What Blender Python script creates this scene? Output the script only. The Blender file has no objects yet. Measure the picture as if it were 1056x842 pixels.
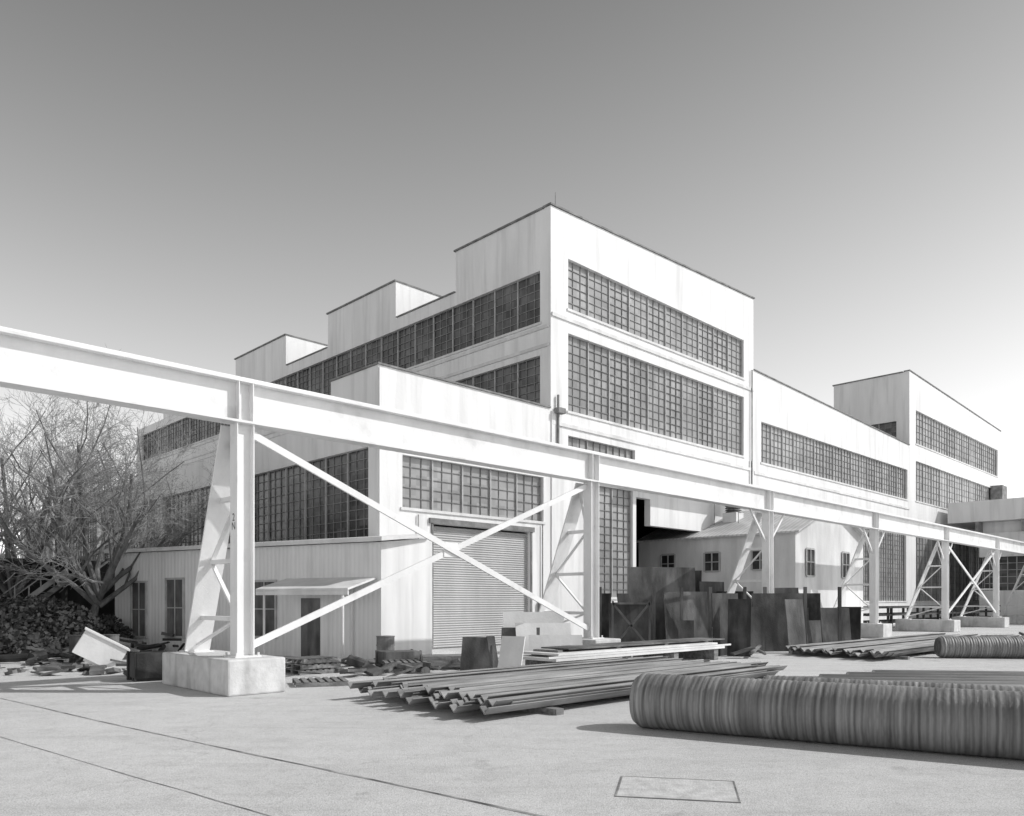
import bpy, math, random
from mathutils import Vector, Matrix
random.seed(7)
sc=bpy.context.scene
ANG=math.radians(44.58)
CR,SR=math.cos(ANG),math.sin(ANG)
def uv(u,v,z=0): return Vector((u*CR-v*SR,u*SR+v*CR,z))

# ---------------------------------------------------------------- materials
def mat(name,c0,c1=None,rough=0.8,scale=1.0,mapscale=(1,1,1),bump=0.0,bscale=20.0,detail=6,metal=0.0,spec=0.4,
        c_lo=0.35,c_hi=0.65,stripe=None,cell=None,coarse=None,fine=None):
    if c1 is None: c1=c0
    m=bpy.data.materials.new(name); m.use_nodes=True
    nt=m.node_tree; N=nt.nodes; L=nt.links
    b=N['Principled BSDF']; b.inputs['Roughness'].default_value=rough
    b.inputs['Metallic'].default_value=metal
    b.inputs['Specular IOR Level'].default_value=spec
    tc=N.new('ShaderNodeTexCoord'); mp=N.new('ShaderNodeMapping')
    mp.inputs['Scale'].default_value=mapscale
    L.new(tc.outputs['Object'],mp.inputs['Vector'])
    no=N.new('ShaderNodeTexNoise'); no.inputs['Scale'].default_value=scale; no.inputs['Detail'].default_value=detail
    no.inputs['Roughness'].default_value=0.6
    L.new(mp.outputs[0],no.inputs['Vector'])
    rp=N.new('ShaderNodeValToRGB')
    rp.color_ramp.elements[0].position=c_lo; rp.color_ramp.elements[1].position=c_hi
    rp.color_ramp.elements[0].color=(c0,c0,c0,1); rp.color_ramp.elements[1].color=(c1,c1,c1,1)
    L.new(no.outputs[0],rp.inputs[0])
    col=rp.outputs[0]
    def mul(col,fac_out,lo,hi,p0=0.3,p1=0.7):
        r=N.new('ShaderNodeValToRGB'); r.color_ramp.elements[0].position=p0; r.color_ramp.elements[1].position=p1
        r.color_ramp.elements[0].color=(lo,lo,lo,1); r.color_ramp.elements[1].color=(hi,hi,hi,1)
        L.new(fac_out,r.inputs[0])
        x=N.new('ShaderNodeMix'); x.data_type='RGBA'; x.blend_type='MULTIPLY'; x.inputs[0].default_value=1
        L.new(col,x.inputs[6]); L.new(r.outputs[0],x.inputs[7]); return x.outputs[2]
    if coarse:
        n2=N.new('ShaderNodeTexNoise'); n2.inputs['Scale'].default_value=coarse[0]; n2.inputs['Detail'].default_value=4
        L.new(tc.outputs['Object'],n2.inputs['Vector'])
        col=mul(col,n2.outputs[0],coarse[1],coarse[2])
    if fine:   # (scale, mapscale, lo, p0, p1) thin weathering streaks
        m2=N.new('ShaderNodeMapping'); m2.inputs['Scale'].default_value=fine[1]; L.new(tc.outputs['Object'],m2.inputs['Vector'])
        n4=N.new('ShaderNodeTexNoise'); n4.inputs['Scale'].default_value=fine[0]; n4.inputs['Detail'].default_value=5; L.new(m2.outputs[0],n4.inputs['Vector'])
        col=mul(col,n4.outputs[0],fine[2],1.0,fine[3],fine[4])
    if cell:   # per-pane random brightness
        v=N.new('ShaderNodeVectorMath'); v.operation='DIVIDE'; v.inputs[1].default_value=cell[0]
        L.new(tc.outputs['Object'],v.inputs[0])
        f=N.new('ShaderNodeVectorMath'); f.operation='FLOOR'; L.new(v.outputs[0],f.inputs[0])
        w=N.new('ShaderNodeTexWhiteNoise'); w.noise_dimensions='3D'; L.new(f.outputs[0],w.inputs['Vector'])
        col=mul(col,w.outputs[0],cell[1],cell[2],0.0,1.0)
    hsrc=None
    if stripe:
        wv=N.new('ShaderNodeTexWave'); wv.wave_type='BANDS'; wv.bands_direction=stripe[0]
        wv.inputs['Scale'].default_value=stripe[1]; wv.inputs['Distortion'].default_value=stripe[3] if len(stripe)>3 else 0
        wv.inputs['Detail'].default_value=3
        L.new(tc.outputs['Object'],wv.inputs['Vector'])
        col=mul(col,wv.outputs[0],stripe[2],1.0,0,0.6)
        bw=N.new('ShaderNodeBump'); bw.inputs['Strength'].default_value=0.5; bw.inputs['Distance'].default_value=0.02
        L.new(wv.outputs[0],bw.inputs['Height']); hsrc=bw
    L.new(col,b.inputs['Base Color'])
    if bump>0:
        n3=N.new('ShaderNodeTexNoise'); n3.inputs['Scale'].default_value=bscale; n3.inputs['Detail'].default_value=6
        L.new(tc.outputs['Object'],n3.inputs['Vector'])
        bp=N.new('ShaderNodeBump'); bp.inputs['Strength'].default_value=bump; bp.inputs['Distance'].default_value=0.03
        L.new(n3.outputs[0],bp.inputs['Height'])
        if hsrc: L.new(hsrc.outputs[0],bp.inputs['Normal'])
        hsrc=bp
    if hsrc: L.new(hsrc.outputs[0],b.inputs['Normal'])
    return m
M={}
M['wall']=mat('painted_wall',0.74,0.84,0.75,0.9,(1,1,0.22),0.2,6,coarse=(0.12,0.93,1.0),fine=(2.2,(1,1,.07),.88,.34,.48))
M['wall2']=mat('painted_wall_aged',0.62,0.8,0.8,1.3,(1,1,0.2),0.3,8,coarse=(0.3,0.88,1.0))
M['trim']=mat('dark_coping',0.14,0.28,0.8,2)
M['glassL']=mat('window_glass_shade_toned',0.04,0.11,0.25,0.35,cell=((0.56,0.56,0.42),0.45,1.5),spec=0.4,coarse=(0.15,0.5,1.4))  # dark copy of the glass: side face's shade put into the colour
M['glassR']=mat('window_glass_sun_toned',0.26,0.38,0.4,0.35,cell=((0.56,0.56,0.42),0.8,1.1),spec=0.4,coarse=(0.25,0.75,1.12))  # pale copy: sun and sky glare put into the colour, plus pane dirt
M['barL']=mat('sash_bar_pale',0.18,0.3,0.7,2)  # slightly paler bars, used on the side windows
M['barR']=mat('sash_bar_dark',0.12,0.24,0.7,2)  # slightly darker bars for the front windows
M['mull']=mat('sash_mullion',0.36,0.5,0.7,2)
M['roof']=mat('flat_roof',0.25,0.4,0.9,1)
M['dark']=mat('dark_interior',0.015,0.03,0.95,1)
M['siding']=mat('corrugated_siding',0.78,0.85,0.7,0.8,(1,1,.3),stripe=('X',1.6,0.94),coarse=(0.5,0.93,1.0),fine=(2.5,(1,1,.1),.9,.36,.5))
M['steelw']=mat('white_painted_steel',0.74,0.83,0.6,1.5,(1,1,0.4),0.15,12,coarse=(0.4,0.92,1.0),fine=(3,(.5,.5,.5),.84,.3,.42))
M['conc']=mat('rough_concrete',0.56,0.7,0.95,3,(1,1,1),0.4,15,coarse=(1.0,0.85,1.0),fine=(3,(1,1,.3),.8,.35,.5))
M['rust']=mat('rusty_plate',0.025,0.09,0.75,1.2,(1,1,0.6),0.3,20,coarse=(0.6,0.5,1.5),fine=(2.5,(1,1,.25),.5,.38,.52))
M['rust2']=mat('rusty_plate_light',0.09,0.2,0.7,1.2,(1,1,0.5),0.3,20,coarse=(0.6,0.6,1.2),fine=(2.5,(1,1,.25),.6,.38,.52))
M['panel']=mat('light_panel',0.66,0.82,0.7,1.2,(1,1,0.5),0.2,10,coarse=(0.8,0.88,1.0))
M['steel']=mat('mill_steel',0.36,0.52,0.5,1.2,(0.3,3,3),0.2,20,metal=0.0,coarse=(0.7,0.8,1.1))
M['dsteel']=mat('dark_angle_steel',0.12,0.34,0.55,1.2,(0.3,4,4),0.2,20,coarse=(0.7,0.65,1.15))
M['wood']=mat('weathered_timber',0.12,0.28,0.9,3,(0.4,3,3),0.4,20)
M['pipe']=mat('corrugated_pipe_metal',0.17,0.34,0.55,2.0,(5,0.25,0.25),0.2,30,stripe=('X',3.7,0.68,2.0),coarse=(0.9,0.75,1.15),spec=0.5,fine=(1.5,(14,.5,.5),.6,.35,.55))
M['bark']=mat('bark',0.09,0.18,0.95,3,(1,1,0.3),0.4,12)
M['twig']=mat('twig',0.18,0.34,0.95,3)
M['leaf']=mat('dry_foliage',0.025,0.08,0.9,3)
M['scrap']=mat('scrap_metal',0.04,0.3,0.8,0.9,(1,1,1),0.3,10,detail=2)
M['shedroof']=mat('corrugated_roofing',0.55,0.78,0.6,0.7,(1,1,1),stripe=('Y',1.2,0.8),coarse=(0.5,0.75,1.0))
M['shutter']=mat('roller_shutter',0.42,0.5,0.6,1,(1,1,.3),coarse=(0.4,0.85,1.0))
M['rail']=mat('embedded_rail',0.08,0.45,0.6,2.5)
M['patch']=mat('worn_cover_plate',0.44,0.62,0.85,6,bump=0.4,bscale=40)
M['drum']=mat('oil_drum_paint',0.12,0.25,0.6,3)
M['ink']=mat('stencil_paint',0.05,0.08,0.8,3)

def ground_mat():
    m=bpy.data.materials.new('yard_paving'); m.use_nodes=True
    nt=m.node_tree;N=nt.nodes;L=nt.links;b=N['Principled BSDF']; b.inputs['Roughness'].default_value=0.92
    b.inputs['Specular IOR Level'].default_value=0.2
    tc=N.new('ShaderNodeTexCoord')
    def noise(s,d=5,r=.6,ms=None):
        n=N.new('ShaderNodeTexNoise'); n.inputs['Scale'].default_value=s;n.inputs['Detail'].default_value=d;n.inputs['Roughness'].default_value=r
        if ms:
            mp=N.new('ShaderNodeMapping'); mp.inputs['Scale'].default_value=ms; mp.inputs['Rotation'].default_value=(0,0,math.radians(40)); L.new(tc.outputs['Object'],mp.inputs[0]); L.new(mp.outputs[0],n.inputs['Vector'])
        else: L.new(tc.outputs['Object'],n.inputs['Vector'])
        return n.outputs[0]
    def ramp(o,p0,c0,p1,c1):
        r=N.new('ShaderNodeValToRGB'); e=r.color_ramp.elements
        e[0].position=p0;e[1].position=p1;e[0].color=(c0,)*3+(1,);e[1].color=(c1,)*3+(1,); L.new(o,r.inputs[0]); return r.outputs[0]
    def mul(a,c):
        x=N.new('ShaderNodeMix'); x.data_type='RGBA'; x.blend_type='MULTIPLY'; x.inputs[0].default_value=1
        L.new(a,x.inputs[6]);L.new(c,x.inputs[7]);return x.outputs[2]
    c=ramp(noise(0.25,6),0.3,0.62,0.7,0.72)
    c=mul(c,ramp(noise(60,4,.85),0.36,0.4,0.53,1.03))
    c=mul(c,ramp(noise(14,5,.8),0.36,0.82,0.5,1.0))
    c=mul(c,ramp(noise(2.2,8,.75),0.32,0.86,0.55,1.0))
    c=mul(c,ramp(noise(1.2,6,.7,(.12,1.6,1)),0.34,0.9,0.5,1.0))
    c=mul(c,ramp(noise(0.9,8,.6),0.28,0.75,0.36,1.0))
    vo=N.new('ShaderNodeTexVoronoi'); vo.feature='DISTANCE_TO_EDGE'; vo.inputs['Scale'].default_value=0.16
    nz=N.new('ShaderNodeTexNoise'); nz.inputs['Scale'].default_value=1.2; nz.inputs['Detail'].default_value=6
    L.new(tc.outputs['Object'],nz.inputs['Vector'])
    mx=N.new('ShaderNodeMix'); mx.data_type='RGBA'; mx.blend_type='ADD'; mx.inputs[0].default_value=1.0
    L.new(tc.outputs['Object'],mx.inputs[6]); L.new(nz.outputs[1],mx.inputs[7]); L.new(mx.outputs[2],vo.inputs['Vector'])
    c=mul(c,ramp(vo.outputs[0],0.0,0.88,0.004,1.0))
    L.new(c,b.inputs['Base Color'])
    bp=N.new('ShaderNodeBump'); bp.inputs['Strength'].default_value=0.6; bp.inputs['Distance'].default_value=0.02
    L.new(noise(25,8,.8),bp.inputs['Height']); L.new(bp.outputs[0],b.inputs['Normal'])
    return m
M['ground']=ground_mat()

# ---------------------------------------------------------------- mesh builder
class MB:
    def __init__(s): s.v=[];s.f=[];s.sm=False
    def box(s,x0,x1,y0,y1,z0,z1):
        b=len(s.v)
        s.v+=[(x0,y0,z0),(x1,y0,z0),(x1,y1,z0),(x0,y1,z0),(x0,y0,z1),(x1,y0,z1),(x1,y1,z1),(x0,y1,z1)]
        for q in((0,3,2,1),(4,5,6,7),(0,1,5,4),(1,2,6,5),(2,3,7,6),(3,0,4,7)): s.f.append(tuple(b+i for i in q))
    def mbox(s,M4,sx,sy,sz):
        b=len(s.v)
        for z in(0,1):
            for (x,y) in((0,0),(1,0),(1,1),(0,1)):
                s.v.append(tuple(M4@Vector(((x-.5)*sx,(y-.5)*sy,z*sz))))
        for q in((0,3,2,1),(4,5,6,7),(0,1,5,4),(1,2,6,5),(2,3,7,6),(3,0,4,7)): s.f.append(tuple(b+i for i in q))
    def prism(s,poly,z0,z1):
        n=len(poly); b=len(s.v)
        zz0=z0 if isinstance(z0,(list,tuple)) else [z0]*n
        zz1=z1 if isinstance(z1,(list,tuple)) else [z1]*n
        for i,p in enumerate(poly): s.v.append((p[0],p[1],zz0[i]))
        for i,p in enumerate(poly): s.v.append((p[0],p[1],zz1[i]))
        s.f.append(tuple(b+i for i in reversed(range(n)))); s.f.append(tuple(b+n+i for i in range(n)))
        for i in range(n):
            j=(i+1)%n; s.f.append((b+i,b+j,b+n+j,b+n+i))
    def poly(s,pts):
        b=len(s.v); s.v+=[tuple(p) for p in pts]; s.f.append(tuple(range(b,b+len(pts))))
    def ext(s,pts,d):
        n=len(pts); b=len(s.v); d=Vector(d)
        s.v+=[tuple(p) for p in pts]+[tuple(Vector(p)+d) for p in pts]
        s.f.append(tuple(b+i for i in reversed(range(n)))); s.f.append(tuple(b+n+i for i in range(n)))
        for i in range(n):
            j=(i+1)%n; s.f.append((b+i,b+j,b+n+j,b+n+i))
    def beam(s,p0,p1,w,h,up=(0,0,1)):
        p0=Vector(p0);p1=Vector(p1);d=(p1-p0).normalized();up=Vector(up)
        sd=d.cross(up)
        if sd.length<1e-4: sd=Vector((1,0,0))
        sd.normalize(); uu=sd.cross(d)
        pts=[p0+sd*(a*w/2)+uu*(c*h/2) for a,c in((-1,-1),(1,-1),(1,1),(-1,1))]
        s.ext(pts,p1-p0)
    def tube(s,p0,p1,r0,r1,n=8,cap=True):
        p0=Vector(p0);p1=Vector(p1);d=(p1-p0)
        if d.length<1e-5: return
        d.normalize(); a=d.orthogonal().normalized(); c=d.cross(a); b=len(s.v)
        for p,r in((p0,r0),(p1,r1)):
            for i in range(n):
                t=2*math.pi*i/n; s.v.append(tuple(p+a*(r*math.cos(t))+c*(r*math.sin(t))))
        for i in range(n):
            j=(i+1)%n; s.f.append((b+i,b+j,b+n+j,b+n+i))
        if cap:
            s.f.append(tuple(b+i for i in reversed(range(n)))); s.f.append(tuple(b+n+i for i in range(n)))
    def obj(s,name,m,parent=None,smooth=False):
        me=bpy.data.meshes.new(name); me.from_pydata(s.v,[],s.f); me.update()
        o=bpy.data.objects.new(name,me); sc.collection.objects.link(o); me.materials.append(M[m] if isinstance(m,str) else m)
        if smooth:
            for p in me.polygons: p.use_smooth=True
        if parent: o.parent=parent
        return o
def empty(name,loc=(0,0,0),rot=0.0):
    e=bpy.data.objects.new(name,None); sc.collection.objects.link(e); e.location=loc; e.rotation_euler=(0,0,rot); return e

# ---------------------------------------------------------------- main building
B=empty('industrial_building',(0,0,0),ANG)
W=MB();TR=MB();RF=MB();GL=MB();GR=MB();BL=MB();BR=MB();MU=MB();DK=MB();SH=MB();SILL=MB()
def wall(mb,axis,c,t,a0,a1,z0,z1,ops=()):
    zb=sorted(set([z0,z1]+[z for o in ops for z in(o[2],o[3]) if z0<z<z1]))
    for za,zc in zip(zb[:-1],zb[1:]):
        zm=(za+zc)/2; cur=a0
        for o in sorted([o for o in ops if o[2]<zm<o[3]]):
            if o[0]>cur: seg(mb,axis,c,t,cur,o[0],za,zc)
            cur=max(cur,o[1])
        if cur<a1: seg(mb,axis,c,t,cur,a1,za,zc)
def seg(mb,axis,c,t,a0,a1,z0,z1):
    if axis=='u': mb.box(a0,a1,c,c+t,z0,z1)
    else: mb.box(c,c+t,a0,a1,z0,z1)
def window(axis,c,a0,a1,z0,z1,pw=0.56,ph=0.42,heavy=3):
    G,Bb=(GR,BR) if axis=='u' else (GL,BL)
    nx=max(1,round((a1-a0)/pw)); nz=max(1,round((z1-z0)/ph)); dx=(a1-a0)/nx; dz=(z1-z0)/nz
    k=0
    while k<nx:
        e=min(nx,k+heavy); o1=random.uniform(-.012,.012)
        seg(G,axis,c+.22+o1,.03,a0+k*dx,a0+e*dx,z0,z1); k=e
    for i in range(nx+1):
        a=a0+i*dx
        if i%heavy==0: seg(MU,axis,c+.13,.118,max(a0,a-.028),min(a1,a+.028),z0,z1)
        else: seg(Bb,axis,c+.18,.048,a-.015,a+.015,z0,z1)
    for j in range(1,nz):
        z=z0+j*dz; seg(Bb,axis,c+.175,.05,a0,a1,z-.014,z+.014)
    seg(SILL,axis,c-.06,.2,a0-.1,a1+.1,z0-.12,z0-.002)
V0=25.27;T=.4
opsA=[(20.3,26.1,0,5.2),(18.76,27.0,5.75,7.85)]
wall(W,'u',V0,T,17.6,27.5,0,11.2,opsA)
opsT=[(28.76,45.8,16.3,18.75),(28.76,45.8,11.3,15.1),(28.76,34.2,8.7,10.1),(30.8,34.0,2.2,7.9),(34.3,35.6,0,7.6),(35.6,47.06,0,6.15)]
wall(W,'u',V0,T,27.5,47.06,0,20.4,opsT)
W.ext([(27.5,V0,20.4),(47.06,V0,20.4),(47.06,V0,21.75),(27.5,V0,20.92)],(0,T,0))
opsR=[(48.1,75.3,11.2,13.9),(51,75.0,2.0,8.6),(47.06,49.6,0,6.15)]
wall(W,'u',V0,T,47.06,75.8,0,15.5,opsR)
W.ext([(47.06,V0,15.5),(75.8,V0,15.5),(75.8,V0,16.2),(47.06,V0,17.1)],(0,T,0))
opsF=[(77.5,105,16.6,19.7),(77.5,105,11.3,15.0),(77.5,105,2,8.6)]
wall(W,'u',V0,T,75.8,106.3,0,21.5,opsF)
W.ext([(75.8,V0,21.5),(106.3,V0,21.5),(106.3,V0,22.1),(75.8,V0,23.0)],(0,T,0))
window('u',V0,*opsA[1]);
for o in opsT[:4]: window('u',V0,*o)
window('u',V0,*opsR[0]); 
for a in (51,59.2,67.4): window('u',V0,a,a+7.6,2.0,8.6)
for a in (58.6,66.8): W.box(a,a+.6,V0,V0+T,2.0,8.6)
for o in opsF: window('u',V0,*o,pw=.8,ph=.6)
for (a0,a1,z) in((27.56,47.0,15.75),(47.1,75.7,10.4),(17.7,27.4,8.35),(27.6,47.0,10.55)):
    SILL.box(a0,a1,V0-.07,V0-.003,z-.09,z+.09)
for a in(17.62,27.52,46.5): W.box(a,a+.5,V0-.06,V0-.004,0.0 if a<40 else 8.2,11.1)
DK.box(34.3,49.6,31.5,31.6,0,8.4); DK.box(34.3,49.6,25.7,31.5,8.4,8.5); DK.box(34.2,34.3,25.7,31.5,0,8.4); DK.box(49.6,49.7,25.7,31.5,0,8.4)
v1=80
bays=[(25.95,36.2),(37.0,47.2),(48.0,58.2),(59.0,69.2),(70,79)]
wall(W,'v',17.6,T,V0+T,v1,0,9.6,[(a,b,4.5,8.1) for a,b in bays])
for a,b in bays: window('v',17.6,a,b,4.5,8.1)
wall(W,'v',17.6,T,V0+T,28.4,9.6,11.2)
W.box(17.6,27.5,28.4,28.7,9.6,11.2)
RF.box(18.0,27.5,V0+T,28.4,10.5,10.7); RF.box(18.0,27.5,28.7,v1,9.2,9.4)
ops=[(25.97,79,15.5,18.0),(25.97,79,11.5,13.9)]
wall(W,'v',27.5,T,V0+T,v1,9.2,18.7,ops)
for o in ops: window('v',27.5,*o)
for z in(14.3,15.2): SILL.box(27.44,27.497,V0+.1,v1,z-.08,z+.08)
for a,b in((V0+T,32.24),(37.7,45.2),(50.8,58.75),(66,73.5)):
    W.box(27.5,47.06,a,b,18.7,20.9)
    TR.box(27.4,47.2,a-.05 if a>30 else a+.1,b+.08,20.9,20.98)
RF.box(27.9,47.06,V0+T,v1,18.3,18.5)
def coping(p0,p1,w=.55,h=.08): TR.beam(p0,p1,w,h)
coping((27.42,V0+.2,20.97),(47.14,V0+.2,21.80)); coping((47.1,V0+.2,17.13),(75.75,V0+.2,16.23),h=.07)
coping((75.72,V0+.2,23.05),(106.4,V0+.2,22.15)); coping((17.55,V0+.2,11.24),(27.45,V0+.2,11.24),h=.07)
coping((17.8,V0+.5,11.24),(17.8,28.7,11.24),h=.07); coping((27.7,32.3,18.74),(27.7,37.6,18.74),h=.07); coping((27.7,45.3,18.74),(27.7,50.7,18.74),h=.07)
RF.poly([(47.06,V0+T,16.6),(75.8,V0+T,15.7),(75.8,v1,15.7),(47.06,v1,16.6)])
W.box(46.7,47.06,V0+T,v1,8.6,18.7)
wall(W,'v',75.8,T,V0+T,32.2,0,22.95,[(26.4,31.2,15.9,18.6)]); window('v',75.8,26.4,31.2,15.9,18.6)
wall(W,'v',75.8,T,32.2,v1,0,18.0)
W.box(76.2,106.3,31.8,32.2,15,22.4); W.box(105.9,106.3,V0+T,v1,0,18); W.box(105.9,106.3,V0+T,32.2,18,22.1)
RF.box(76.2,105.9,V0+T,31.8,21.3,21.4); RF.box(76.2,105.9,32.2,v1,17.5,17.7)
TR.box(75.7,76.3,V0+.55,32.3,22.95,23.05)
W.box(17.6,105.9,v1,v1+.4,0,9.2); W.box(27.5,105.9,v1+.01,v1+.39,9.2,18)
z=0.02
while z<5.1:
    SH.ext([(20.3,V0+.2,z),(26.1,V0+.2,z),(26.1,V0+.16,z+.05),(20.3,V0+.16,z+.05)],(0,.05,0))
    SH.ext([(20.3,V0+.16,z+.05),(26.1,V0+.16,z+.05),(26.1,V0+.2,z+.1),(20.3,V0+.2,z+.1)],(0,.05,0)); z+=.1
TR.box(20.1,26.3,V0-.1,V0-.004,5.2,5.42)
TR.box(20.22,20.3,V0-.06,V0-.003,0,5.2); TR.box(26.1,26.18,V0-.06,V0-.003,0,5.2)
PD=MB(); PD.tube((27.9,V0-.12,8.6),(27.9,V0-.12,11.9),.06,.06,8); PD.tube((46.7,V0-.1,8),(46.7,V0-.1,17),.04,.04,8)
PD.tube((30.2,V0-.12,0),(30.2,V0-.12,8),.07,.07,8); PD.box(27.7,28.2,V0-.35,V0-.05,11.0,11.25)
PD.tube((28.6,V0+.7,20.6),(28.6,V0+.7,22.2),.03,.015,6); PD.tube((28.3,V0+.7,21.3),(28.9,V0+.7,21.3),.015,.015,5)
PD.box(102,104,V0-1.2,V0-.01,13.5,15.2)
PD.box(26.6,27.1,V0-.2,V0-.01,1.2,2.0); PD.tube((26.85,V0-.08,2.0),(26.85,V0-.08,5.6),.03,.03,6)
PD.box(19.3,19.7,V0-.16,V0-.01,1.3,1.9); PD.tube((19.5,V0-.07,1.9),(19.5,V0-.07,5.5),.025,.025,6)
CA=MB(); CA.ext([(33.6,V0-.02,9.3),(49.5,V0-.02,9.3),(49.5,V0-1.2,8.6),(33.6,V0-1.2,8.6)],(0,0,.1))
CA.ext([(33.6,V0-.02,9.28),(33.6,V0-1.2,8.58),(33.6,V0-.02,8.2)],(.08,0,0)); CA.ext([(49.4,V0-.02,9.28),(49.4,V0-1.2,8.58),(49.4,V0-.02,8.2)],(.08,0,0))
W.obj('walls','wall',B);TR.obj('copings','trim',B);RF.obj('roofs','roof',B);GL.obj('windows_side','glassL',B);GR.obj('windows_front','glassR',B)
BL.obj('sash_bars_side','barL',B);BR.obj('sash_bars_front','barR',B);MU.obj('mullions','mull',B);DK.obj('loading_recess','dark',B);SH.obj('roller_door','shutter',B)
SILL.obj('sills','wall2',B);PD.obj('downpipes_and_antenna','trim',B);CA.obj('recess_canopy','panel',B)

# ---------------------------------------------------------------- corrugated annex
A1=Vector((-16.84,33.1,0)); ra=math.atan2(-.474,.88)
AX=empty('corrugated_annex',A1,ra); Ai=Matrix.Rotation(-ra,4,'Z')@Matrix.Translation(-A1)
def al(p): q=Ai@p; return (q.x,q.y)
p0=al(A1);p1=al(uv(15.37,21.9));p2=al(uv(17.57,21.9));p3=al(uv(17.57,38.5))
w=MB(); w.prism([p0,p1,p2,p3],0,[4.0,4.0,4.25,4.3]); w.obj('siding_walls','siding',AX)
r=MB(); r.prism([(p0[0]-.3,p0[1]-.3),(p1[0]+.25,p1[1]-.3),(p2[0]+.1,p2[1]-.2),(p3[0],p3[1])],[4.01,4.01,4.27,4.32],[4.15,4.15,4.4,4.45]); r.obj('roof','panel',AX)
g=MB();fr=MB()
Lx=p1[0]
for t,w_,za,zb in((12.5,.85,.55,2.75),(10.3,.95,.6,2.85),(5.4,1.1,.7,2.7)):
    x=Lx-t; g.box(x-w_/2,x+w_/2,-.03,-.003,za,zb)
    for q in(x-w_/2-.08,x+w_/2): fr.box(q,q+.08,-.08,-.003,za-.08,zb+.08)
    fr.box(x-w_/2,x+w_/2,-.08,-.003,zb,zb+.08); fr.box(x-w_/2,x+w_/2,-.1,-.003,za-.08,za)
    fr.box(x-.02,x+.02,-.06,-.032,za,zb); fr.box(x-w_/2,x+w_/2,-.055,-.032,(za+zb)/2-.02,(za+zb)/2+.02)
g.box(Lx-3.6,Lx-2.7,-.03,-.003,0,2.1)
g.obj('windows_and_door','rust2',AX); fr.obj('window_frames','mull',AX)
c=MB(); c.ext([(Lx-4.3,-.01,2.75),(Lx-.2,-.01,2.75),(Lx-.2,-1.5,2.35),(Lx-4.3,-1.5,2.35)],(0,0,.07)); c.ext([(Lx-4.3,-1.5,2.2),(Lx-.2,-1.5,2.2),(Lx-.2,-1.5,2.34),(Lx-4.3,-1.5,2.34)],(0,.05,0))
c.tube((Lx-.5,-1.4,0),(Lx-.5,-1.4,2.3),.05,.05,8); c.tube((Lx-4.0,-1.4,0),(Lx-4.0,-1.4,2.3),.04,.04,8)
c.tube((Lx-1.2,-.1,0),(Lx-1.2,-.1,2.7),.035,.035,6)
c.obj('door_canopy','panel',AX)

# ---------------------------------------------------------------- gabled shed
H=empty('gabled_shed',(0,0,0),ANG)
hu0,hu1,hv0,hv1,he,hr=39.9,49.0,19.0,29.2,5.76,7.5; hm=(hu0+hu1)/2
w=MB(); w.ext([(hu0,hv0,0),(hu1,hv0,0),(hu1,hv0,he),(hm,hv0,hr),(hu0,hv0,he)],(0,hv1-hv0,0)); w.obj('walls','wall2',H)
r=MB()
for s in(-1,1):
    e=hu0-.35 if s<0 else hu1+.35; ez=he-.13
    r.ext([(hm,hv0-.35,hr+.02),(e,hv0-.35,ez),(e,hv1,ez),(hm,hv1,hr+.02)],(0,0,.09))
r.obj('corrugated_roof','shedroof',H)
g=MB();fr=MB()
for vv in(21.0,24.0,27.0):
    g.box(hu0-.03,hu0-.003,vv-.45,vv+.45,3.75,4.75)
    for q in(-.55,.45,-.03): fr.box(hu0-.08,hu0-.032,vv+q,vv+q+(.1 if q!=-.03 else .06),3.7,4.8)
    for q in(3.65,4.75,4.22): fr.box(hu0-.075,hu0-.031,vv-.45,vv+.45,q,q+(.1 if q!=4.22 else .05))
for uu in(41.6,46.3):
    g.box(uu-.45,uu+.45,hv0-.03,hv0-.003,3.4,4.8)
    for q in(-.55,.45,-.03): fr.box(uu+q,uu+q+(.1 if q!=-.03 else .06),hv0-.08,hv0-.032,3.35,4.85)
    for q in(3.3,4.8,4.1): fr.box(uu-.45,uu+.45,hv0-.075,hv0-.031,q,q+(.1 if q!=4.1 else .05))
g.obj('window_panes','rust',H); fr.obj('window_frames','mull',H)
vt=MB(); cu,cv=42.6,24.2
vt.box(cu-.45,cu+.45,cv-.45,cv+.45,6.4,7.3)
vt.obj('roof_vent_base','panel',H)
vt=MB()
for i in range(5): vt.tube((cu,cv,7.3+i*.14),(cu,cv,7.38+i*.14),.5,.42,12)
vt.tube((cu,cv,7.3),(cu,cv,8.0),.3,.3,12); vt.tube((cu,cv,8.0),(cu,cv,8.2),.6,.1,12)
for a,b in((-.8,-.8),(.8,-.8),(.8,.8),(-.8,.8)): vt.tube((cu+a,cv+b,6.3),(cu+a,cv+b,8.0),.02,.02,5)
vt.obj('roof_ventilator','trim',H)

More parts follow.
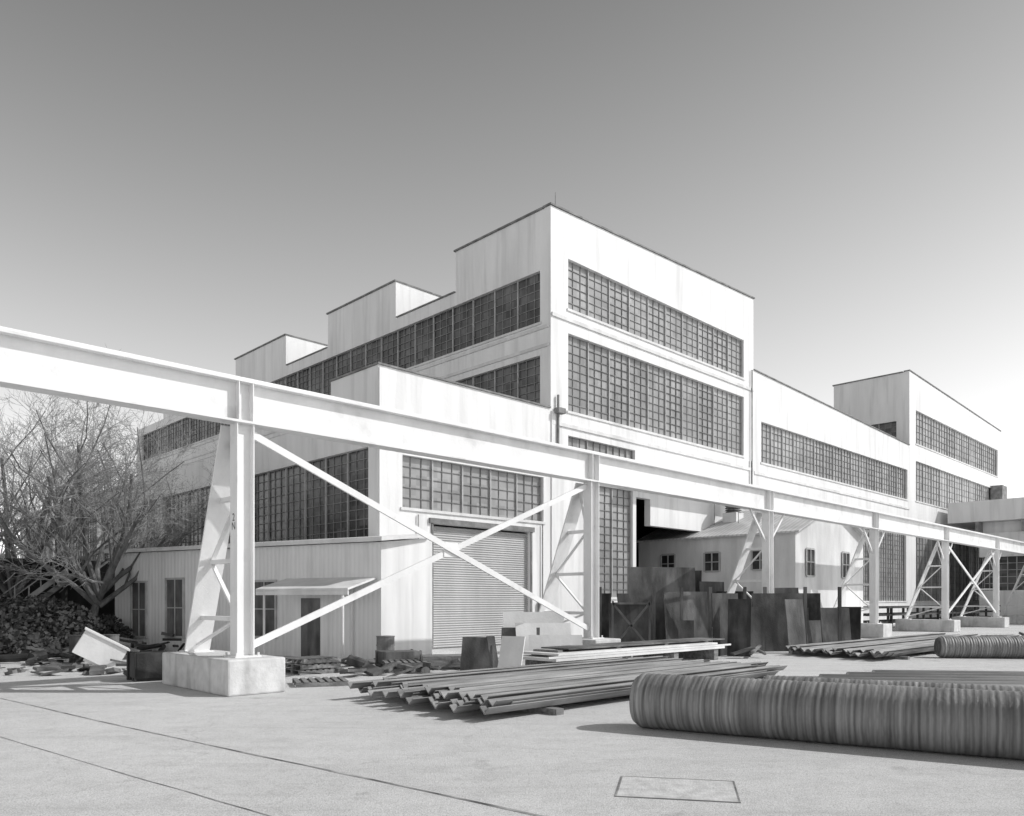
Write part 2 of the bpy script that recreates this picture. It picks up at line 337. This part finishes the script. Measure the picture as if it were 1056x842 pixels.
# ---------------------------------------------------------------- gantry crane runway
G=empty('gantry_crane_runway',(0,0,0),ANG)
gv=16.42; st=MB(); zt,zb_=6.83,5.89
u0,u1=-6,92
st.box(u0,u1,gv-.21,gv+.21,zb_,zb_+.05); st.box(u0,u1,gv-.21,gv+.21,zt-.05,zt); st.box(u0,u1,gv-.015,gv+.015,zb_+.05,zt-.05)
st.box(u0,u1,gv-.05,gv+.05,zt,zt+.09)
st.obj('girder','steelw',G)
cb=MB()
for i in range(-1,8):
    cu=7.84+12*i
    col=MB()
    z0=.77
    col.box(cu-.2,cu-.175,gv-.17,gv+.17,z0,zb_); col.box(cu+.175,cu+.2,gv-.17,gv+.17,z0,zb_); col.box(cu-.175,cu+.175,gv-.015,gv+.015,z0,zb_)
    col.box(cu-.3,cu+.3,gv-.3,gv+.3,z0,z0+.03); 
    for q in(-.17,.15): col.box(cu+q,cu+q+.02,gv-.2,gv-.016,zb_+.051,zt-.051)
    for (a,b_) in((-.25,-.25),(.25,-.25),(.25,.25),(-.25,.25)): col.tube((cu+a,gv+b_,z0+.03),(cu+a,gv+b_,z0+.1),.025,.025,6)
    top=Vector((cu,gv+.4,zb_)); ft=Vector((cu,18.84,z0))
    for q in(-.15,.15):
        col.beam(top+Vector((q,0,0)),ft+Vector((q,0,0)),.05,.3,(1,0,0))
    d=ft-top
    for k in range(16):
        a=top+d*(k/16);b=top+d*((k+1)/16); sgn=1 if k%2 else -1
        col.beam(a+Vector((-.15*sgn,0,0)),b+Vector((.15*sgn,0,0)),.05,.02)
    col.box(cu-.3,cu+.3,18.55,19.15,z0,z0+.03)
    def legp(z): t=(zb_-z)/(zb_-z0); return top+d*t
    lv=[4.3,2.9,1.6]
    for z in lv: col.beam((cu,gv+.17,z),legp(z),.12,.1)
    seq=[(5.6,4.3),(4.3,2.9),(2.9,1.6)]
    for k,(a,b) in enumerate(seq):
        if k%2==0: col.beam((cu,gv+.17,b),legp(a),.09,.05)
        else: col.beam((cu,gv+.17,a),legp(b),.09,.05)
    col.beam((cu,gv+.17,1.6),legp(.95),.09,.05)
    col.obj('support_%d'%(i+2),'steelw',G)
    cb.box(cu-.66,cu+.66,15.7,19.3,0,z0)
o=cb.obj('concrete_footings','conc',G)
bv=o.modifiers.new('b','BEVEL'); bv.width=.04; bv.segments=2
tcv=bpy.data.curves.new('column_mark','FONT'); tcv.body='2\nN'; tcv.size=.24; tcv.align_x='CENTER'; tcv.space_line=.8; tcv.materials.append(M['ink'])
to=bpy.data.objects.new('column_mark',tcv); sc.collection.objects.link(to); to.parent=G; to.location=(7.84-.204,gv,3.75); to.rotation_euler=(math.radians(90),0,math.radians(-90))
br=MB()
for i,j in((0,1),(4,5)):
    a=7.84+12*i;b=7.84+12*j
    br.beam((a+.2,gv-.03,5.7),(b-.2,gv-.03,1.1),.06,.16); br.beam((a+.2,gv+.05,1.0),(b-.2,gv+.05,5.75),.06,.16)
    br.box((a+b)/2-.25,(a+b)/2+.25,gv-.005,gv+.02,3.2,3.6)
for i in range(0,7):
    a=7.84+12*i
    for s in(-1,1):
        if i in(0,1) : continue
        br.beam((a+s*.2,gv,4.6),(a+s*1.5,gv,zb_-.02),.06,.1)
br.obj('bracing','steelw',G)
# ---------------------------------------------------------------- ground etc.
g=MB(); g.poly([(-1500,-300,0),(1500,-300,0),(1500,3000,0),(-1500,3000,0)]); g.obj('ground','ground')
r=MB()
for off,ww in((0,.045),(-1.58,.018)):
    n=Vector((.63,.777))*off; rng=random.Random(2); P=Vector((-26,28.6)); Q=Vector((9,.1)); K=70; prev=None
    for k in range(K+1):
        t=k/K; c_=P+(Q-P)*t+n+Vector((.63,.777))*(.035*math.sin(t*19)+rng.uniform(-.008,.008)); w_=ww*rng.uniform(.5,1.2)
        cur=(c_-Vector((.63,.777))*w_/2,c_+Vector((.63,.777))*w_/2)
        if prev: r.poly([(prev[0].x,prev[0].y,.004),(cur[0].x,cur[0].y,.004),(cur[1].x,cur[1].y,.004),(prev[1].x,prev[1].y,.004)])
        prev=cur
r.obj('rail_track','rail')
p=MB(); cx,cy=(698-528)/805*8.3,8.3
Mx=Matrix.Translation((cx,cy,0.0))@Matrix.Rotation(math.radians(-12),4,'Z')
p.mbox(Mx,1.2,.9,.008); p.obj('utility_cover','patch')
pf=MB()
for (x,y,sx,sy) in((0,.46,1.24,.02),(0,-.46,1.24,.02),(.61,0,.02,.9),(-.61,0,.02,.9)): pf.mbox(Mx@Matrix.Translation((x,y,0)),sx,sy,.0095)
o=pf.obj('frame','dsteel'); o.parent=bpy.data.objects['utility_cover']

# ---------------------------------------------------------------- corrugated pipes
def pipe(name,P,Dv,length,r,pitch=.085,amp=.006,seg=64,m='pipe'):
    D=Vector(Dv).normalized(); n=int(length/pitch*4); mb=MB(); rng=random.Random(int(r*1000))
    jit=[rng.uniform(.3,1.4) for _ in range(n//4+2)]
    for i in range(n+1):
        x=i*pitch/4; rr=r+amp*math.cos(2*math.pi*i/4)*jit[i//4]
        if i<4: rr=r-.014*(4-i)
        for k in range(seg):
            t=2*math.pi*k/seg; mb.v.append((x,rr*math.cos(t),rr*math.sin(t)))
    for i in range(n):
        for k in range(seg):
            j=(k+1)%seg; mb.f.append((i*seg+k,i*seg+j,(i+1)*seg+j,(i+1)*seg+k))
    b=len(mb.v); 
    for x,rr in((0,r-.09),(length,r-.09)):
        for k in range(seg):
            t=2*math.pi*k/seg; mb.v.append((x,rr*math.cos(t),rr*math.sin(t)))
    for k in range(seg):
        j=(k+1)%seg
        mb.f.append((b+k,b+seg+k,b+seg+j,b+j)); mb.f.append((k,b+k,b+j,j)); mb.f.append((n*seg+j,b+seg+j,b+seg+k,n*seg+k))
    o=mb.obj(name,m,None,True)
    o.location=(P[0],P[1],P[2]); o.rotation_euler=(0,0,math.atan2(D.y,D.x)); return o
pd=(.875,-.485,0)
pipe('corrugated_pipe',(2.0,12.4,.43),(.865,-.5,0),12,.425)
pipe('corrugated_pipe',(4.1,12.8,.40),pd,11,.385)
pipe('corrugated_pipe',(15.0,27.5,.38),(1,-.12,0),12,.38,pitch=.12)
for k in range(6):
    mb=MB(); y=15.2+k*.5
    a=Vector((4.2+k*.8,y,.22)); d=Vector((1,-.12,0)).normalized()
    mb.tube(a,a+d*14,.22,.22,32); o=mb.obj('steel_pipe','steel',None,False)
    for p_ in o.data.polygons:
        if len(p_.vertices)==4: p_.use_smooth=True

# ---------------------------------------------------------------- angle iron bundle
def angles(name,u_a,u_b,va,vb,layers,leg=.16,seed=1,rag=.5):
    E=empty(name,(0,0,0),ANG); rng=random.Random(seed); mb=MB(); n=int((vb-va)/(leg*1.5)); t=.018
    for i in range(n):
        vc=va+(i+.5)*(vb-va)/n
        skew=rng.uniform(-.12,.12)
        s=leg*.7071
        for L_ in range(layers if rng.random()<.75 else layers-1):
            z=.12+L_*.05+rng.uniform(0,.015); ua=u_a+rng.uniform(-rag,rag)+ (i/n)*.3; ub=u_b+rng.uniform(-.8,.8)
            o1=vc+rng.uniform(-.01,.01)
            pts=[(ua,o1-s,z+s),(ua,o1,z),(ua,o1+s,z+s),(ua,o1+s-t,z+s+t*.6),(ua,o1,z+t*1.5),(ua,o1-s+t,z+s+t*.6)]
            mb.ext(pts,(ub-ua,skew,0))
    mb.obj('angle_sections','dsteel',E)
    sl=MB()
    for uu in (u_a+1.2,u_a+5,u_a+9,u_b-2): sl.box(uu,uu+.2,va-.15,vb+.15,0,.11)
    sl.obj('timber_bearers','wood',E); return E
angles('angle_iron_stack',8.9,18.5,9.3,13.6,4,leg=.17)
angles('angle_iron_stack',27,44,9.6,13.4,3,seed=5)

S=empty('steel_slab_stack',(0,0,0),ANG); mb=MB(); mb.box(15.4,24,13.95,15.5,.38,.46); mb.box(15.6,23.7,14.05,15.45,.52,.58); mb.box(15.1,24.4,13.94,13.99,.465,.52)
mb.obj('slabs','panel',S); mb=MB(); mb.box(16.3,24.6,14.3,15.35,.64,.68); mb.obj('upper_plate','rust2',S); mb=MB()
for a in(15.9,18.5,21,23.4): mb.box(a,a+.25,14.0,15.6,0,.379); mb.box(a+.05,a+.2,14.1,15.4,.461,.519); mb.box(a+.02,a+.2,14.35,15.3,.581,.639)
mb.obj('timber_bearers','wood',S)

def plates(name,lst,default):
    E=empty(name); groups={}
    for (px,D,w,h,yaw,lean,z,*m) in lst:
        mm=m[0] if m else default
        Mx=Matrix.Translation((px,D,z))@Matrix.Rotation(math.radians(yaw),4,'Z')@Matrix.Rotation(math.radians(lean),4,'X')
        groups.setdefault(mm,MB()).mbox(Mx,w,.04,h)
    for k,v in groups.items(): v.obj('plates_'+k,k,E)
    return E
def XX(px,D): return (px-528)/805*D
rk=[]
for (x0,x1,yt,yb,m,yaw) in [
 (648,720,585,666,'rust2',12),(612,628,612,668,'rust',-30),(628,674,622,669,'rust',8),(675,704,623,667,'rust2',-5),(686,734,610,668,'rust2',15),
 (700,716,640,672,'rust2',0),(733,766,612,676,'rust',35),(752,772,618,677,'rust',-35),(766,790,626,673,'rust',20),(776,832,612,672,'rust',10),
 (800,822,606,668,'rust2',-20),(828,868,627,663,'rust2',10),(845,882,627,667,'rust',25),(786,845,612,664,'rust',-8),(720,752,600,664,'rust',40),
 (862,884,628,662,'rust2',-25),(830,850,640,668,'rust',30),(740,776,610,663,'rust',-12),(866,884,626,666,'rust',-40),(705,722,588,664,'rust',-20),(812,834,618,674,'rust2',25),(640,656,612,665,'rust',50)]:
    D=1610/(yb-620); D=min(D,36.5); w=(x1-x0)/805*D/max(.5,math.cos(math.radians(yaw))); h=2-(yt-620)/805*D
    rk.append((XX((x0+x1)/2,D),D,w,h,yaw,random.uniform(-7,-2),0.0,m))
R=plates('steel_plate_rack',rk,'rust')
fr=MB(); D=31.6
a,b=XX(632,D),XX(670,D)
for (p,q) in(((a,D,.1),(b,D,1.9)),((a,D,1.9),(b,D,.1)),((a,D,0),(a,D,2.0)),((b,D,0),(b,D,2.0)),((a,D,1.9),(b,D,1.9))): fr.beam(p,q,.08,.08,(0,1,0))
for px in(620,676,705,735,771,792,834,870): 
    x=XX(px,33); fr.beam((x,33.4,0),(x,33.4,2.6),.12,.12,(0,1,0))
fr.obj('rack_frame','rust2',R)
pk=[]
for (x0,x1,yt,yb,m,yaw) in [(474,508,656,697,'rust2',-10),(508,516,655,698,'rust',30),(512,536,655,699,'panel',-25),(520,584,629,686,'panel',5),(534,592,641,688,'panel',10),(546,602,654,690,'panel',3),(516,556,646,688,'rust2',-5)]:
    D=1610/(yb-620); w=(x1-x0)/805*D/max(.5,math.cos(math.radians(yaw))); h=2-(yt-620)/805*D
    pk.append((XX((x0+x1)/2,D),D,w,h,yaw,-18,0.0,m))
plates('leaning_panel_stack',pk,'panel')

# ---------------------------------------------------------------- scrap and clutter
def scrap(name,area,n,seed,hmax=.6,m='scrap',k_=1.0):
    rng=random.Random(seed); mb=MB()
    for i in range(n):
        t=rng.random(); s=rng.random()
        X=area[0]+(area[1]-area[0])*t; Y=area[2]+(area[3]-area[2])*s
        Mx=Matrix.Translation((X,Y,rng.uniform(0,hmax*.5)))@Matrix.Rotation(rng.uniform(0,6.28),4,'Z')@Matrix.Rotation(rng.uniform(-.3,.3),4,'X')@Matrix.Rotation(rng.uniform(-.3,.3),4,'Y')@Matrix.Scale(k_,4)
        k=rng.random()
        if k<.45: mb.mbox(Mx,rng.uniform(.3,1.1),rng.uniform(.2,.5),rng.uniform(.03,.15))
        elif k<.75: mb.mbox(Mx,rng.uniform(.6,1.8),rng.uniform(.04,.1),rng.uniform(.04,.1))
        else:
            a=Mx@Vector((0,0,.1)); b=Mx@Vector((rng.uniform(.3,.9),0,.12)); r=rng.uniform(.04,.2)*k_; mb.tube(a,b,r,r,10)
    return mb.obj(name,m)
scrap('scrap_metal_pile',(-15.0,-9.3,20.8,23),34,11,.2,'rust2',.7)
scrap('scrap_metal_pile',(-20,-12.5,24,28),60,12,.6,'rust')
scrap('scrap_metal_pile',(-12,-8,23,25.5),24,22,.3,'rust2',.8)
scrap('scrap_metal_pile',(-5.8,-3.0,20.5,25.5),28,13,.25,'rust2',.8)
scrap('scrap_metal_pile',(-3.4,-1.4,20.5,25.0),20,14,.3,'rust2',.8)
scrap('scrap_metal_pile',(20,31,30,38),60,15,.5)
scrap('scrap_metal_pile',(3,9,27,31),40,16,.5)
scrap('scrap_metal_pile',(-22,-12,28.5,31.5),80,19,1.4,'rust')
def pallet(X,Y,yaw,n=2):
    mb=MB(); 
    for k in range(n):
        Mx=Matrix.Translation((X,Y,k*.15))@Matrix.Rotation(math.radians(yaw+k*4),4,'Z')
        for y in(-.5,0,.5): mb.mbox(Mx@Matrix.Translation((0,y,0)),1.2,.09,.1)
        for i in range(7): mb.mbox(Mx@Matrix.Translation((-.54+i*.18,0,.101)),.11,1.1,.022)
    mb.obj('wood_pallet','wood')
pallet(-4.6,18.7,20,1); pallet(-5.6,21.8,40,3); pallet(-3.1,22.5,10,2); pallet(-2.4,24.5,50,2)
def crate(X,Y,yaw,sx,sy,sz,m='wood'):
    mb=MB(); Mx=Matrix.Translation((X,Y,0))@Matrix.Rotation(math.radians(yaw),4,'Z')
    mb.mbox(Mx@Matrix.Translation((0,0,.08)),sx,sy,sz-.08)
    for a in(-1,1):
        for b in(-1,1): mb.mbox(Mx@Matrix.Translation((a*(sx/2+.02),b*(sy/2-.06),0)),.04,.1,sz+.02)
    for a in(-1,0,1): mb.mbox(Mx@Matrix.Translation((0,a*sy*.35,0)),sx,.1,.079)
    mb.obj('wooden_crate',m)
crate(-3.4,23.4,30,1.1,.8,.5,'rust2'); crate(-1.9,23.0,10,1.5,.8,.4,'wood'); crate(-9.2,19.8,40,.8,.8,.7,'rust')
def drum(X,Y,m='drum'):
    mb=MB(); z=0
    for (z0,z1,r) in((0,.03,.3),(.03,.29,.285),(.29,.32,.3),(.32,.57,.285),(.57,.6,.3),(.6,.85,.285),(.85,.88,.3)): mb.tube((X,Y,z0),(X,Y,z1),r,r,20)
    mb.obj('oil_drum',m)
drum(-4.05,25.0); drum(-14.2,25.6,'rust'); drum(-13.4,26,'rust2')
mb=MB(); D=24; x,y=XX(96,D),D
Mx=Matrix.Translation((x,y,.15))@Matrix.Rotation(.5,4,'Z')@Matrix.Rotation(math.radians(30),4,'Y')
mb.mbox(Mx,1.3,1.1,.75); mb.mbox(Mx@Matrix.Translation((0,0,.75)),1.4,1.2,.05); mb.mbox(Mx@Matrix.Translation((.2,0,-.1)),.9,.8,.1); mb.obj('tipped_white_bin','panel')

SHD=empty('open_storage_shed'); w=MB(); 
w.box(-34,-18.2,38,38.2,0,3.6); w.box(-34,-18.2,32,38,3.6,3.75); w.box(-34,-33.8,32,38,0,3.6); w.box(-18.4,-18.2,33,38,0,3.6)
for x in(-33,-29,-25,-21.2,-18.4): w.box(x-.08,x+.08,32,32.16,0,3.6)
w.obj('frame_and_roof','dark',SHD)
stp=MB(); a=Vector((-21.5,30.5,.2));b=Vector((-17.8,31.2,3.2))
for off in(0,.9):
    o_=Vector((0,off,0)); stp.beam(a+o_,b+o_,.06,.2); stp.beam(a+o_+Vector((0,0,.9)),b+o_+Vector((0,0,.9)),.04,.04)
    for i in range(5): q=a+(b-a)*(i/4)+o_; stp.beam(q,q+Vector((0,0,.9)),.04,.04,(0,1,0))
for i in range(12): q=a+(b-a)*((i+.5)/12); stp.box(q.x-.13,q.x+.13,q.y,q.y+.9,q.z,q.z+.03)
stp.obj('steel_staircase','barL')

# ---------------------------------------------------------------- trees
def tree(name,X,Y,h,seed,spread=1.0,dens=1.0,el0=.3):
    rng=random.Random(seed); E=empty(name,(X,Y,0)); wood=MB(); tw=MB()
    def limb(p,d,L,r,lev):
        n=[3,4,3,3,2,2][lev]; q=p.copy(); dd=d.copy(); out=[]
        for i in range(n):
            dd=(dd+Vector((rng.gauss(0,.12),rng.gauss(0,.12),rng.gauss(.05 if lev<3 else 0,.1)))).normalized()
            q2=q+dd*(L/n); ra=r*(1-.5*i/n); rb=r*(1-.5*(i+1)/n)
            (wood if lev<3 else tw).tube(q,q2,ra,rb,7 if lev<2 else(5 if lev<3 else 3),False)
            out.append((q.copy(),q2.copy(),dd.copy(),rb)); q=q2
        return out
    def grow(p,d,L,r,lev):
        segs=limb(p,d,L,r,lev)
        if lev>=5: return
        kids=[0,8,7,6,5][lev] if lev>0 else 0
        for k in range(kids):
            if rng.random()>dens: continue
            t=.2+.8*(k+rng.random())/kids; i=min(len(segs)-1,int(t*len(segs))); a,b,dd,rb=segs[i]
            ax=Vector((rng.gauss(0,1),rng.gauss(0,1),rng.gauss(.1,.7)));ax=(ax-ax.dot(dd)*dd)
            if ax.length<.1: continue
            ax.normalize(); an=rng.uniform(.4,.95)
            nd=(dd*math.cos(an)+ax*math.sin(an)).normalized()
            grow(a+(b-a)*(t*len(segs)-i if t<1 else .9),nd,L*rng.uniform(.42,.6),max(rb*.55,.006),lev+1)
    tr=limb(Vector((0,0,0)),Vector((.04,0,1)),h*.22,h*.024,0)
    top=tr[-1][1]
    nl=9
    for k in range(nl):
        az=2*math.pi*k/nl+rng.uniform(-.3,.3); el=rng.uniform(el0,1.3) if k%3 else rng.uniform(1.0,1.4)
        d=Vector((math.cos(az)*math.cos(el)*spread,math.sin(az)*math.cos(el)*spread,math.sin(el))).normalized()
        grow(top-Vector((0,0,rng.uniform(0,.5))),d,h*rng.uniform(.5,.62),h*.011,1)
    wood.obj('trunk_and_limbs','bark',E); tw.obj('twigs','twig',E)
    return E
tree('bare_tree',XX(92,31),31,10.2,4,1.2,.97,.35)
tree('bare_tree',XX(5,34),34,11,9,1.1,.85,.4)
tree('bare_tree',XX(-90,40),40,11,10,1.1,.6)
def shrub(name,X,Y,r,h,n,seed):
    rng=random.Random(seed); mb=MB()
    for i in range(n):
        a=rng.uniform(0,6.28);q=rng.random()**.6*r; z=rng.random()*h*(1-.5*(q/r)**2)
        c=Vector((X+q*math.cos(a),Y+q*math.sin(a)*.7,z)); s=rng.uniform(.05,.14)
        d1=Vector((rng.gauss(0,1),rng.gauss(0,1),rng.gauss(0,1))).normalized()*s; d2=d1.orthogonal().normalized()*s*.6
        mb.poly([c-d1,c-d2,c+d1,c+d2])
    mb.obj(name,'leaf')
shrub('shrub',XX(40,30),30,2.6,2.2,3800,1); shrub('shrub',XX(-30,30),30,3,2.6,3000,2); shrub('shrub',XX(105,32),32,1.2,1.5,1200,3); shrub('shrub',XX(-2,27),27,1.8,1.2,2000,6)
mb=MB(); rng=random.Random(5)
for i in range(9000):
    x=rng.uniform(-260,-40); hh=5+3*math.sin(x*.13)+2*math.sin(x*.37+1); c=Vector((x,150+rng.uniform(-6,6),rng.random()*hh)); s=rng.uniform(.4,.9)
    d1=Vector((rng.gauss(0,1),rng.gauss(0,1),rng.gauss(0,1))).normalized()*s; d2=d1.orthogonal().normalized()*s*.6
    mb.poly([c-d1,c-d2,c+d1,c+d2])
mb.obj('distant_tree_row','leaf')

# ---------------------------------------------------------------- right background building
E=empty('low_yard_building',(0,0,0),ANG)
w=MB(); g=MB(); mu=MB(); r=MB()
w.box(85,115,2,22,0,3.0); w.box(85,115,2,22,6.2,8.2); w.box(85.4,114.6,2.4,21.6,3,6.2); w.box(84.4,115,1.5,24.6,9.6,11.6); w.box(85,115,2,22,8.2,8.5)
for k in range(6): r.box(84.2-.0*k,115,22-3.8*k-.15,22-3.8*k+.15,8.5,9.59)
w.box(85.6,115,5,22,8.5,9.6)
g.box(85.3,85.39,2.4,21.6,3.0,6.2)
for k in range(26): mu.box(85.2,85.29,2.4+k*.75,2.46+k*.75,3.0,6.2)
for k in range(1,5): mu.box(85.22,85.295,2.4,21.6,3+k*.64,3.05+k*.64)
w.obj('walls','wall',E); g.obj('windows','glassL',E); mu.obj('sash','mull',E); r.obj('posts','barL',E)
E2=empty('storage_bin_rack',(0,0,0),ANG); mb=MB()
for k in range(10):
    a=52+k*3.2; mb.box(a,a+.15,19.5,19.65,0,1.6); mb.box(a,a+.15,22,22.15,0,1.6)
for z in(.5,1.0,1.5):
    for q in range(6): mb.box(52+q*.2,82,19.5+q*.45,19.65+q*.45,z,z+.12)
mb.obj('steel_sections','rust',E2)

# ---------------------------------------------------------------- sky, sun
AZ=math.radians(91); EL=math.radians(40)
wd=bpy.data.worlds.new('World'); sc.world=wd; wd.use_nodes=True; nt=wd.node_tree; N=nt.nodes; L=nt.links
bg=N['Background']; sk=N.new('ShaderNodeTexSky'); sk.sky_type='NISHITA'; sk.sun_disc=False
sk.sun_elevation=EL; sk.sun_rotation=AZ; sk.air_density=1.0; sk.dust_density=0.6
sp=N.new('ShaderNodeSeparateColor'); L.new(sk.outputs[0],sp.inputs[0])
def mth(op,a,b):
    n=N.new('ShaderNodeMath'); n.operation=op
    for i,x in enumerate((a,b)):
        if isinstance(x,(int,float)): n.inputs[i].default_value=x
        else: L.new(x,n.inputs[i])
    return n.outputs[0]
gr=mth('ADD',mth('MULTIPLY',sp.outputs[0],.6),mth('MULTIPLY',sp.outputs[1],.6))
tc=N.new('ShaderNodeTexCoord'); sx=N.new('ShaderNodeSeparateXYZ'); L.new(tc.outputs['Generated'],sx.inputs[0])
up=mth('MAXIMUM',sx.outputs[2],0.0)
hz=mth('SUBTRACT',1.0,mth('POWER',mth('MULTIPLY',up,1.5),1.6))
hz=mth('MAXIMUM',hz,0.0)
low=mth('POWER',2.718,mth('MULTIPLY',up,-6.5))
gain=mth('ADD',0.8,mth('MULTIPLY',hz,1.12))
gain=mth('SUBTRACT',gain,mth('MULTIPLY',low,0.85))
gr=mth('MULTIPLY',gr,gain)
cc=N.new('ShaderNodeCombineColor')
for i in range(3): L.new(gr,cc.inputs[i])
L.new(cc.outputs[0],bg.inputs[0]); bg.inputs[1].default_value=.15
sd=bpy.data.lights.new('sun','SUN'); sd.energy=3.2; sd.angle=math.radians(.5); sd.color=(1,.995,.99)
so=bpy.data.objects.new('sun',sd); sc.collection.objects.link(so)
S_=Vector((math.sin(AZ)*math.cos(EL),math.cos(AZ)*math.cos(EL),math.sin(EL)))
so.rotation_euler=S_.to_track_quat('Z','Y').to_euler(); so.location=S_*100
cd=bpy.data.cameras.new('camera'); co=bpy.data.objects.new('camera',cd); sc.collection.objects.link(co)
co.location=(0,0,2.0); co.rotation_euler=(math.radians(90),0,0); cd.lens=27.44; cd.sensor_width=36; cd.shift_y=.1884; cd.clip_end=5000
sc.camera=co
sc.view_settings.view_transform='Standard'; sc.view_settings.look='None'; sc.view_settings.exposure=0
